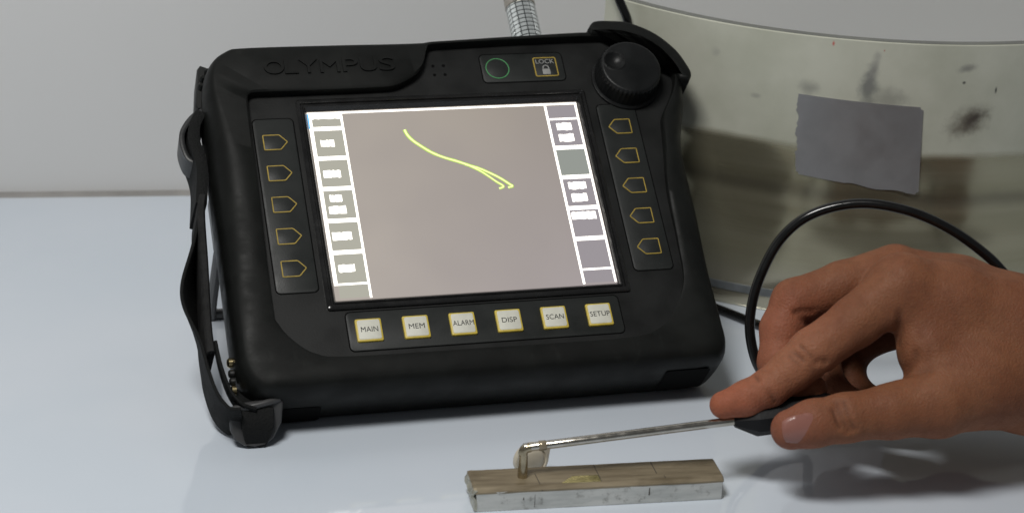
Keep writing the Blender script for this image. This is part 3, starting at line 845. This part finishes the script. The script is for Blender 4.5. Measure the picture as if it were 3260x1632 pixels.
prel(tube(catmull(leg, 5), [1.2, 1.7] + [1.85] * 24, 18)).build('tip', mat('tip_steel', (0.42, 0.36, 0.25), .24, .9, var=.25, vscale=250), PRB, 40)
mb = MB(); 
for s0, s1, rr2 in ((6.0, 9.0, r_sh + .25),):
    lp = tube([SH0 + sd * s0, SH0 + sd * (s0 + .3), SH0 + sd * (s1 - .3), SH0 + sd * s1], [r_sh, rr2, rr2, r_sh], 16); mb.add(lp.v, lp.f)
prel(mb).build('shaft_tape', mat('clear_tape', (0.30, 0.25, 0.17), .2, .3), PRB, 40)
hu = Vector((0, 0, 1)); hu = (hu - sd * hu.dot(sd)).normalized(); hv = sd.cross(hu)
def octa(s, r):
    c_ = SH0 + sd * s
    return [c_ + (hu * math.cos(a) + hv * math.sin(a)) * r for a in [math.pi / 8 + math.pi / 4 * i for i in range(8)]]
HS = (SH1 - SH0).length
mb = MB(); mb.loops([octa(HS, 2.2), octa(HS + .4, 2.6), octa(HS + 8.0, 6.7), octa(HS + 8.8, 7.0), octa(HS + 36, 6.8), octa(HS + 41, 4.2), octa(HS + 43, 3.0)])
prel(mb).build('handle', mat('handle_plastic', (0.005, 0.005, 0.006), .55, spec=.25, bump=.15, bscale=900), PRB, 20)
CABLE = mat('black_cable', (0.006, 0.006, 0.006), .17, spec=.5, var=.2, vscale=150, bump=.06, bscale=500)
h_end = SH0 + sd * (HS + 42)
d0 = 783.0
loop = [h_end, h_end + sd * 7 + Vector((0, 6, -3)), h_end + Vector((6, 30, -12)), at(2590, 1245, d0 + 58), at(2490, 1250, d0 + 54), at(2421, 1176, d0 + 50), at(2391, 1085, d0 + 50), at(2390, 993, d0 + 50),
        at(2420, 880, d0 + 50), at(2486, 760, d0 + 50), at(2585, 682, d0 + 48), at(2730, 648, d0 + 46), at(2880, 668, d0 + 44), at(3020, 727, d0 + 44), at(3140, 812, d0 + 46), at(3215, 890, d0 + 48), at(3330, 1010, d0 + 60),
        Vector((250, -30, 6)), Vector((262, 0, 3.0)), Vector((240, 22, 2.1)), Vector((195, 27, 2.1)), Vector((165, 34, 2.1)), Vector((147, 47, 2.1)), Vector((134, 67, 2.1)), Vector((122, 85, 2.1)), Vector((111, 100, 2.1)), Vector((103, 108, 6)),
        Vector((94, 118, 35)), Vector((89, 128, 75)), Vector((90, 131, 98)), Vector((93, 126.5, 111)), Vector((95.2, 121.5, 123)), Vector((91.5, 126, 134)), Vector((84, 132, 155)), Vector((72, 136, 172)), Vector((58, 136, 176))]
plug_axis = Vector((0, math.cos(math.radians(38)), math.sin(math.radians(38))))
def dev2w(x, y, z):
    yy, zz_ = y + OY, z + OZ
    return Vector((x, yy * c38 - zz_ * s38, yy * s38 + zz_ * c38))
pt = dev2w(49.6, 136, -18)
loop += [pt + plug_axis * 8 + Vector((0, 0, 2)), pt]
prel(tube(resample(catmull(loop, 14), 520), 2.08, 14)).build('cable', CABLE, PRB, 60)
# plug screwed into the top of the detector
ez = plug_axis; ex = Vector((1, 0, 0)); ey = ez.cross(ex)
base = dev2w(49.6, 81.4, -18)
NICKEL = mat('nickel', (0.52, 0.48, 0.42), .2, 1.0)
t = NT('knurled_chrome')
tcn = t.n('TexCoord').outputs['Object']
sp = t.n('SeparateXYZ'); t.l(tcn, sp.inputs[0])
an = t.math('MULTIPLY', t.math('ARCTAN2', sp.outputs[1], sp.outputs[0]), 13 / (2 * math.pi))
g_a = t.ramp(t.math('ABSOLUTE', t.math('SUBTRACT', t.math('FRACT', t.math('ADD', an, 40.0)), .5)), .045, .075)
g_h = t.ramp(t.math('ABSOLUTE', t.math('SUBTRACT', t.math('FRACT', t.math('DIVIDE', sp.outputs[2], .0022)), .5)), .07, .12)
g_ = t.math('MULTIPLY', g_a, g_h)
t.l(t.mix(g_, (0.05, 0.06, 0.06), (0.88, 0.93, 0.93)), t.b.inputs['Base Color'])
t.b.inputs['Metallic'].default_value = .7; t.b.inputs['Roughness'].default_value = .2
t.bump(g_, .8, .0004)
prof = [(6.2, 0), (6.75, .4), (6.75, 25.9), (6.1, 26.4)]
sleeve = lathe(prof, (0, 0, 0), 96).build('plug_sleeve', t.m, PRB, 35)
sm = Matrix.Identity(4)
for i in range(3):
    sm[i][0] = ex[i]; sm[i][1] = ey[i]; sm[i][2] = ez[i]; sm[i][3] = (base[i] - (-4.4, -79.6, 9.5)[i]) * MM
sleeve.matrix_local = sm
prel(lathe([(6.0, 26.2), (6.9, 26.6), (6.9, 30.4), (6.5, 30.8)], base, 48, (ex, ey, ez))).build('plug_collar', NICKEL, PRB, 35)
prel(lathe([(6.2, 30.6), (6.7, 31.2), (6.7, 44), (5.5, 48), (3.0, 51), (2.3, 56)], base, 48, (ex, ey, ez))).build('plug_boot', mat('grey_boot', (0.20, 0.20, 0.21), .4, .5), PRB, 35)

# ------------------------------------------------------------------ hand (distance-field surface, one continuous mesh)
def Z7(x, y): return 2200 + x * .58922, 740 + y * .58915
def J(zx, zy, d):
    u, v = Z7(zx, zy); return np.array(at(u, v, d0 + d), dtype=np.float32)
HAND_BASE = Vector((150, -80, 0))
# (start, end, r0, r1) chains of tapered bones
index = [(J(1120, 300, 6), 11.5), (J(890, 480, 3), 9.6), (J(660, 645, 1), 9.0), (J(540, 745, 0), 8.1), (J(425, 835, -1), 7.1), (J(300, 895, -1), 6.6), (J(175, 930, -1), 5.3)]
middle = [(J(1100, 215, 24), 11.0), (J(820, 290, 22), 9.6), (J(560, 375, 20), 8.9), (J(490, 520, 18), 8.2), (J(470, 700, 14), 7.6), (J(560, 830, 9), 7.0), (J(650, 850, 9), 6.2)]
ring = [(J(1180, 290, 42), 10.5), (J(900, 430, 42), 9.0), (J(720, 560, 40), 8.6), (J(690, 720, 36), 7.8), (J(770, 880, 30), 7.2), (J(900, 955, 20), 7.0), (J(1020, 985, 16), 6.8), (J(1140, 985, 15), 6.4)]  # last points, unseen behind the thumb, block light coming through the grip
pinky = [(J(1290, 400, 58), 10.0), (J(1080, 520, 58), 8.0), (J(900, 610, 56), 7.3), (J(840, 740, 52), 6.8), (J(900, 880, 46), 6.6), (J(1060, 950, 40), 6.4), (J(1160, 960, 38), 6.0)]  # unseen end curled further in to keep light out of the hand's shadow
thumb = [(J(1560, 800, 6), 17.0), (J(1330, 915, -3), 13.2), (J(1080, 965, -8), 10.0), (J(830, 1000, -11), 8.9), (J(660, 1030, -12), 8.6), (J(540, 1062, -12), 7.6)]
palm = [
    [(J(1120, 300, 8), 12.0), (J(1400, 400, 12), 16.5), (J(1750, 560, 18), 21.0)],
    [(J(1110, 235, 26), 12.0), (J(1420, 360, 28), 17.0), (J(1780, 540, 30), 22.0)],
    [(J(1190, 300, 44), 11.5), (J(1500, 450, 42), 16.0), (J(1800, 580, 38), 20.0)],
    [(J(1300, 410, 58), 10.5), (J(1600, 560, 52), 14.0), (J(1820, 640, 44), 18.0)],
    [(J(1215, 440, 6), 9.5), (J(1290, 640, 4), 11.5), (J(1420, 800, 3), 14.0)],
    [(J(1750, 560, 18), 22.0), (J(2000, 640, 24), 24.0), (J(2400, 720, 34), 25.0), (J(3100, 820, 48), 28.0)],
    [(J(1560, 800, 6), 17.5), (J(1850, 820, 16), 19.0), (J(2400, 830, 30), 22.0), (J(3100, 930, 44), 26.0)],
    [(J(1480, 600, 14), 18.0), (J(1750, 720, 18), 21.0)],
    [(J(1300, 850, 40), 10.5), (J(1500, 800, 40), 17.0), (J(1800, 720, 36), 21.0)],  # unseen palm heel added to stop light leaking through the grip
]
H = 0.66
allp = [p for ch in ([index, middle, ring, pinky, thumb] + palm) for p in ch]
# grid axes follow the hand: right / up / forward of the hand's own long direction
RX = np.array(RIGHT, dtype=np.float32); RY = np.array(UPV, dtype=np.float32); RZ = np.array(FWD, dtype=np.float32)
B3 = np.stack([RX, RY, RZ])
loc = lambda p: B3 @ p
lo_ = np.min([loc(p) - r for p, r in allp], axis=0) - 3; hi_ = np.max([loc(p) + r for p, r in allp], axis=0) + 3
hi_[0] = min(hi_[0], loc(J(3000, 800, 0))[0])
n_ = np.ceil((hi_ - lo_) / H).astype(int) + 1
gx = (lo_[0] + H * np.arange(n_[0], dtype=np.float32))[:, None, None]
gy = (lo_[1] + H * np.arange(n_[1], dtype=np.float32))[None, :, None]
gz = (lo_[2] + H * np.arange(n_[2], dtype=np.float32))[None, None, :]
def cone(a, b, ra, rb):
    a = loc(a); b = loc(b); d = b - a; L2 = float(d @ d)
    px, py, pz = gx - a[0], gy - a[1], gz - a[2]
    tt = np.clip((px * d[0] + py * d[1] + pz * d[2]) / L2, 0, 1)
    return np.sqrt((px - tt * d[0]) ** 2 + (py - tt * d[1]) ** 2 + (pz - tt * d[2]) ** 2) - (ra + (rb - ra) * tt)
def smin(a, b, k_):
    h_ = np.clip(.5 + .5 * (b - a) / k_, 0, 1); return b + (a - b) * h_ - k_ * h_ * (1 - h_)
def chain(ch, k_):
    f_ = None
    for (a, ra), (b, rb) in zip(ch, ch[1:]):
        c_ = cone(a, b, ra, rb); f_ = c_ if f_ is None else smin(f_, c_, k_)
    return f_
pf = None
for ch in palm:
    c_ = chain(ch, 4.0); pf = c_ if pf is None else smin(pf, c_, 7.0)
field = smin(pf, chain(thumb, 3.0), 6.0)
field = smin(field, chain(index, 2.5), 4.5)
for ch in (middle, ring, pinky): field = smin(field, chain(ch, 2.5), 1.6)
CREASES = []
def JS(zx, zy, back=.3):
    """first skin point met when looking at the hand through this measured spot"""
    for k_ in range(0, 220):
        p = J(zx, zy, -45 + k_ * .5); g = np.round((loc(p) - lo_) / H).astype(int)
        if (g >= 0).all() and (g < n_).all() and field[g[0], g[1], g[2]] < 0: return J(zx, zy, -45 + k_ * .5 - back)
    return J(zx, zy, -5)
def bump_seg(pts, amp, w):
    """raise (+) or crease (-) the skin along a short line"""
    global field
    if amp < 0: CREASES.append((pts, w))
    P_ = [loc(p) for p in (pts if len(pts) > 1 else pts * 2)]; best = None
    for a, b in zip(P_, P_[1:]):
        d = b - a; L2 = float(d @ d) + 1e-6
        px, py, pz = gx - a[0], gy - a[1], gz - a[2]
        tt = np.clip((px * d[0] + py * d[1] + pz * d[2]) / L2, 0, 1)
        q = (px - tt * d[0]) ** 2 + (py - tt * d[1]) ** 2 + (pz - tt * d[2]) ** 2
        best = q if best is None else np.minimum(best, q)
    field -= amp * np.exp(-best / (w * w))
bump_seg([J(1190, 190, 2)], 2.2, 9.0)                                  # index knuckle
bump_seg([J(640, 620, -4)], .8, 6.0)                                   # middle joint
bump_seg([J(1125, 470, -4), J(1120, 600, -6), J(1150, 720, -8)], .9, 5.0)     # web edge
for line, amp, w in (
        ([(545, 640), (575, 660), (610, 690)], -.8, 1.1), ([(530, 665), (560, 690), (590, 715)], -.7, 1.0), ([(590, 610), (625, 640), (650, 670)], -.6, 1.0),
        ([(680, 700), (700, 690), (725, 697)], -1.0, 1.3), ([(715, 775), (730, 755)], -.8, 1.2),
        ([(425, 870), (440, 895), (455, 920)], -1.0, 1.2), ([(340, 765), (365, 800)], -.6, 1.0),
        ([(785, 915), (795, 960), (815, 1010), (850, 1070)], -1.5, 1.5), ([(825, 915), (840, 960), (855, 1010), (880, 1060)], -1.1, 1.2), ([(765, 960), (780, 1010), (800, 1050)], -.7, 1.0),
        ([(1128, 440), (1122, 520), (1118, 600)], -1.0, 1.6), ([(1150, 765), (1190, 705), (1215, 655)], -1.3, 1.7), ([(1140, 780), (1200, 760), (1290, 745)], -.8, 1.4),
        ([(575, 440), (605, 470), (640, 490)], -1.0, 1.6), ([(560, 430), (600, 420), (660, 425)], -.7, 1.4),
        ([(1300, 260), (1450, 330), (1650, 400)], .5, 4.5), ([(1330, 150), (1500, 200), (1700, 270)], .5, 4.5)):
    bump_seg([JS(*q_) for q_ in line], amp, w)
# surface nets
field[-1] = 1.0; field[0] = np.maximum(field[0], 1.0)
V = field; inside = V < 0
nx, ny, nz_ = V.shape
corner = [(i, j, k_) for i in (0, 1) for j in (0, 1) for k_ in (0, 1)]
def sub(A, i, j, k_): return A[i:nx - 1 + i, j:ny - 1 + j, k_:nz_ - 1 + k_]
cnt = sum(sub(inside, *c_).astype(np.int8) for c_ in corner)
act = (cnt > 0) & (cnt < 8)
ci, cj, ck = np.nonzero(act)
pos = np.zeros((len(ci), 3)); num = np.zeros(len(ci))
for a in corner:
    for ax_ in range(3):
        if a[ax_] == 1: continue
        b = list(a); b[ax_] = 1
        fa = V[ci + a[0], cj + a[1], ck + a[2]]; fb = V[ci + b[0], cj + b[1], ck + b[2]]
        m_ = (fa < 0) != (fb < 0)
        tt = np.where(m_, fa / np.where(fa == fb, 1, fa - fb), 0)
        p = np.array(a, float)[None, :] + np.zeros((len(ci), 1)); p[:, ax_] += tt
        pos += p * m_[:, None]; num += m_
pos = (pos / num[:, None] + np.stack([ci, cj, ck], 1)) * H + lo_[None, :]
idx = -np.ones(act.shape, dtype=np.int64); idx[ci, cj, ck] = np.arange(len(ci))
quads = []
for ax_ in range(3):
    sl0 = [slice(0, None)] * 3; sl1 = [slice(0, None)] * 3
    sl0[ax_] = slice(0, -1); sl1[ax_] = slice(1, None)
    ch_ = inside[tuple(sl0)] != inside[tuple(sl1)]
    e = np.argwhere(ch_); o1, o2 = [(1, 2), (2, 0), (0, 1)][ax_]
    ok = (e[:, o1] > 0) & (e[:, o2] > 0) & (e[:, o1] < act.shape[o1]) & (e[:, o2] < act.shape[o2]) & (e[:, ax_] < act.shape[ax_])
    e = e[ok]; fl_ = inside[e[:, 0], e[:, 1], e[:, 2]]
    def cell(d1, d2):
        q = e.copy(); q[:, o1] -= d1; q[:, o2] -= d2; return idx[q[:, 0], q[:, 1], q[:, 2]]
    q = np.stack([cell(1, 1), cell(0, 1), cell(0, 0), cell(1, 0)], 1)
    q = np.where(fl_[:, None], q, q[:, ::-1]); quads.append(q)
quads = np.concatenate(quads); quads = quads[(quads >= 0).all(1)]
wpos = pos @ B3 - np.array(HAND_BASE)[None, :]
me = bpy.data.meshes.new('hand')
me.from_pydata((wpos * MM).tolist(), [], quads.tolist())
me.polygons.foreach_set('use_smooth', np.ones(len(me.polygons), dtype=bool))
bm = bmesh.new(); bm.from_mesh(me)
for _ in range(1): bmesh.ops.smooth_vert(bm, verts=bm.verts, factor=.5, use_axis_x=True, use_axis_y=True, use_axis_z=True)
bmesh.ops.recalc_face_normals(bm, faces=bm.faces)
bm.to_mesh(me); bm.free()
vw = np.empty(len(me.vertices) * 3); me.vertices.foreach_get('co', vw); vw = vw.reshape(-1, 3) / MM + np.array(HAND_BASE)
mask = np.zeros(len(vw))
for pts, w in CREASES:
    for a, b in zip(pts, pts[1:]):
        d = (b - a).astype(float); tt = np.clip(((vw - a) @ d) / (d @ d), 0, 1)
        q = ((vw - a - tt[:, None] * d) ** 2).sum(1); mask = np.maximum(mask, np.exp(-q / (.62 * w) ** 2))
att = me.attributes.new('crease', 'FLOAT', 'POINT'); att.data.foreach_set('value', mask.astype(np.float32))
t = NT('skin')
tcn = t.n('TexCoord').outputs['Object']
n1 = t.noise(tcn, 38, 4); n2 = t.noise(tcn, 260, 5, .65)
skin = t.mix(t.ramp(n1, .3, .7), (0.190, 0.070, 0.034), (0.238, 0.097, 0.048))
def redden(p, rad, c_, amt):
    global skin
    q = (p - np.array(HAND_BASE)) * MM
    vm = t.n('VectorMath', operation='DISTANCE'); t.l(tcn, vm.inputs[0]); vm.inputs[1].default_value = tuple(float(x) for x in q)
    skin = t.mix(t.math('MULTIPLY', t.ramp(vm.outputs['Value'], rad * MM, rad * .15 * MM), amt), skin, c_)
redden(J(230, 930, -6), 30, (0.36, 0.115, 0.062), .9)
redden(J(490, 600, 12), 34, (0.31, 0.105, 0.060), .8)
redden(J(560, 720, -8), 30, (0.31, 0.13, 0.070), .7)
redden(J(480, 1090, -18), 26, (0.25, 0.09, 0.055), .7)
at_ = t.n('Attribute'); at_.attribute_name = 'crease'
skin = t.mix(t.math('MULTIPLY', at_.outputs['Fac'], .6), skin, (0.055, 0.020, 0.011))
skin = t.mix(t.ramp(n2, .35, .75, 0, .25), skin, (0.095, 0.04, 0.024))
t.l(skin, t.b.inputs['Base Color'])
t.b.inputs['Subsurface Weight'].default_value = .25
t.b.inputs['Subsurface Radius'].default_value = (1.0, .35, .18)
t.b.inputs['Subsurface Scale'].default_value = .0025
t.l(t.ramp(n2, .3, .7, .54, .70), t.b.inputs['Roughness'])
t.b.inputs['Specular IOR Level'].default_value = .22
vor = t.n('TexVoronoi'); vor.inputs['Scale'].default_value = 1100; t.l(tcn, vor.inputs['Vector'])
t.bump(t.math('ADD', t.math('MULTIPLY', n2, 1.2), t.math('MULTIPLY', vor.outputs['Distance'], 1.4)), .30, .0005)
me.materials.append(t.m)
hand = bpy.data.objects.new('hand', me); COL.objects.link(hand); hand.location = HAND_BASE * MM
tag(hand, 'bare hand reaching in, pinching the black probe handle between thumb and fingers', 'hand')
NAIL = mat('fingernail', (0.29, 0.125, 0.098), .32, spec=.45, coat=.1, var=.06, vscale=120)
NAILW = mat('nail_lunula', (0.62, 0.47, 0.40), .3)
def nail(center, along_, normal, ln, wd_, curv, name='fingernail'):
    """curved nail plate: center on the skin, long axis, outward normal"""
    A = Vector(along_).normalized(); N = Vector(normal); N = (N - A * N.dot(A)).normalized(); W_ = A.cross(N)
    top, bot = [], []; n1_, n2_ = 12, 10
    for i in range(n1_ + 1):
        r0, r1 = [], []
        s = -1 + 2 * i / n1_
        hw = wd_ / 2 * (1 - .28 * max(0, s) ** 3 - .35 * max(0, -s) ** 5)
        for j in range(n2_ + 1):
            q = -1 + 2 * j / n2_
            lift_ = -curv * (q * q) - .35 * s * s
            p = Vector(center) + A * (s * ln / 2 * (1 - .12 * q * q)) + W_ * (q * hw) + N * lift_
            r0.append(p + N * .25); r1.append(p - N * .5)
        top.append(r0); bot.append(r1)
    mb = MB(); mb.loops(top, False, False, closed=False); mb.loops(bot, False, False, closed=False)
    for a, b in ((top[0], bot[0]), (top[-1], bot[-1]), ([r[0] for r in top], [r[0] for r in bot]), ([r[-1] for r in top], [r[-1] for r in bot])): mb.loops([a, b], False, False, closed=False)
    mb.v = [tuple(Vector(p) - HAND_BASE) for p in mb.v]
    return mb.build(name, NAIL, hand, 60)
R_, U_, F_ = RIGHT, UPV, FWD
cth = Vector(J(597, 1068, -20.6)); nail(cth, -R_ * 1.0 - U_ * .22, -F_ * 1.0 - U_ * .30, 14.0, 11.0, 1.7)
cin = Vector(J(210, 880, -1)); nail(Vector(J(222, 872, 0)), -R_ * .82 - U_ * .48, U_ * .9 - R_ * .42 + F_ * .25, 9.5, 8.5, 1.8)
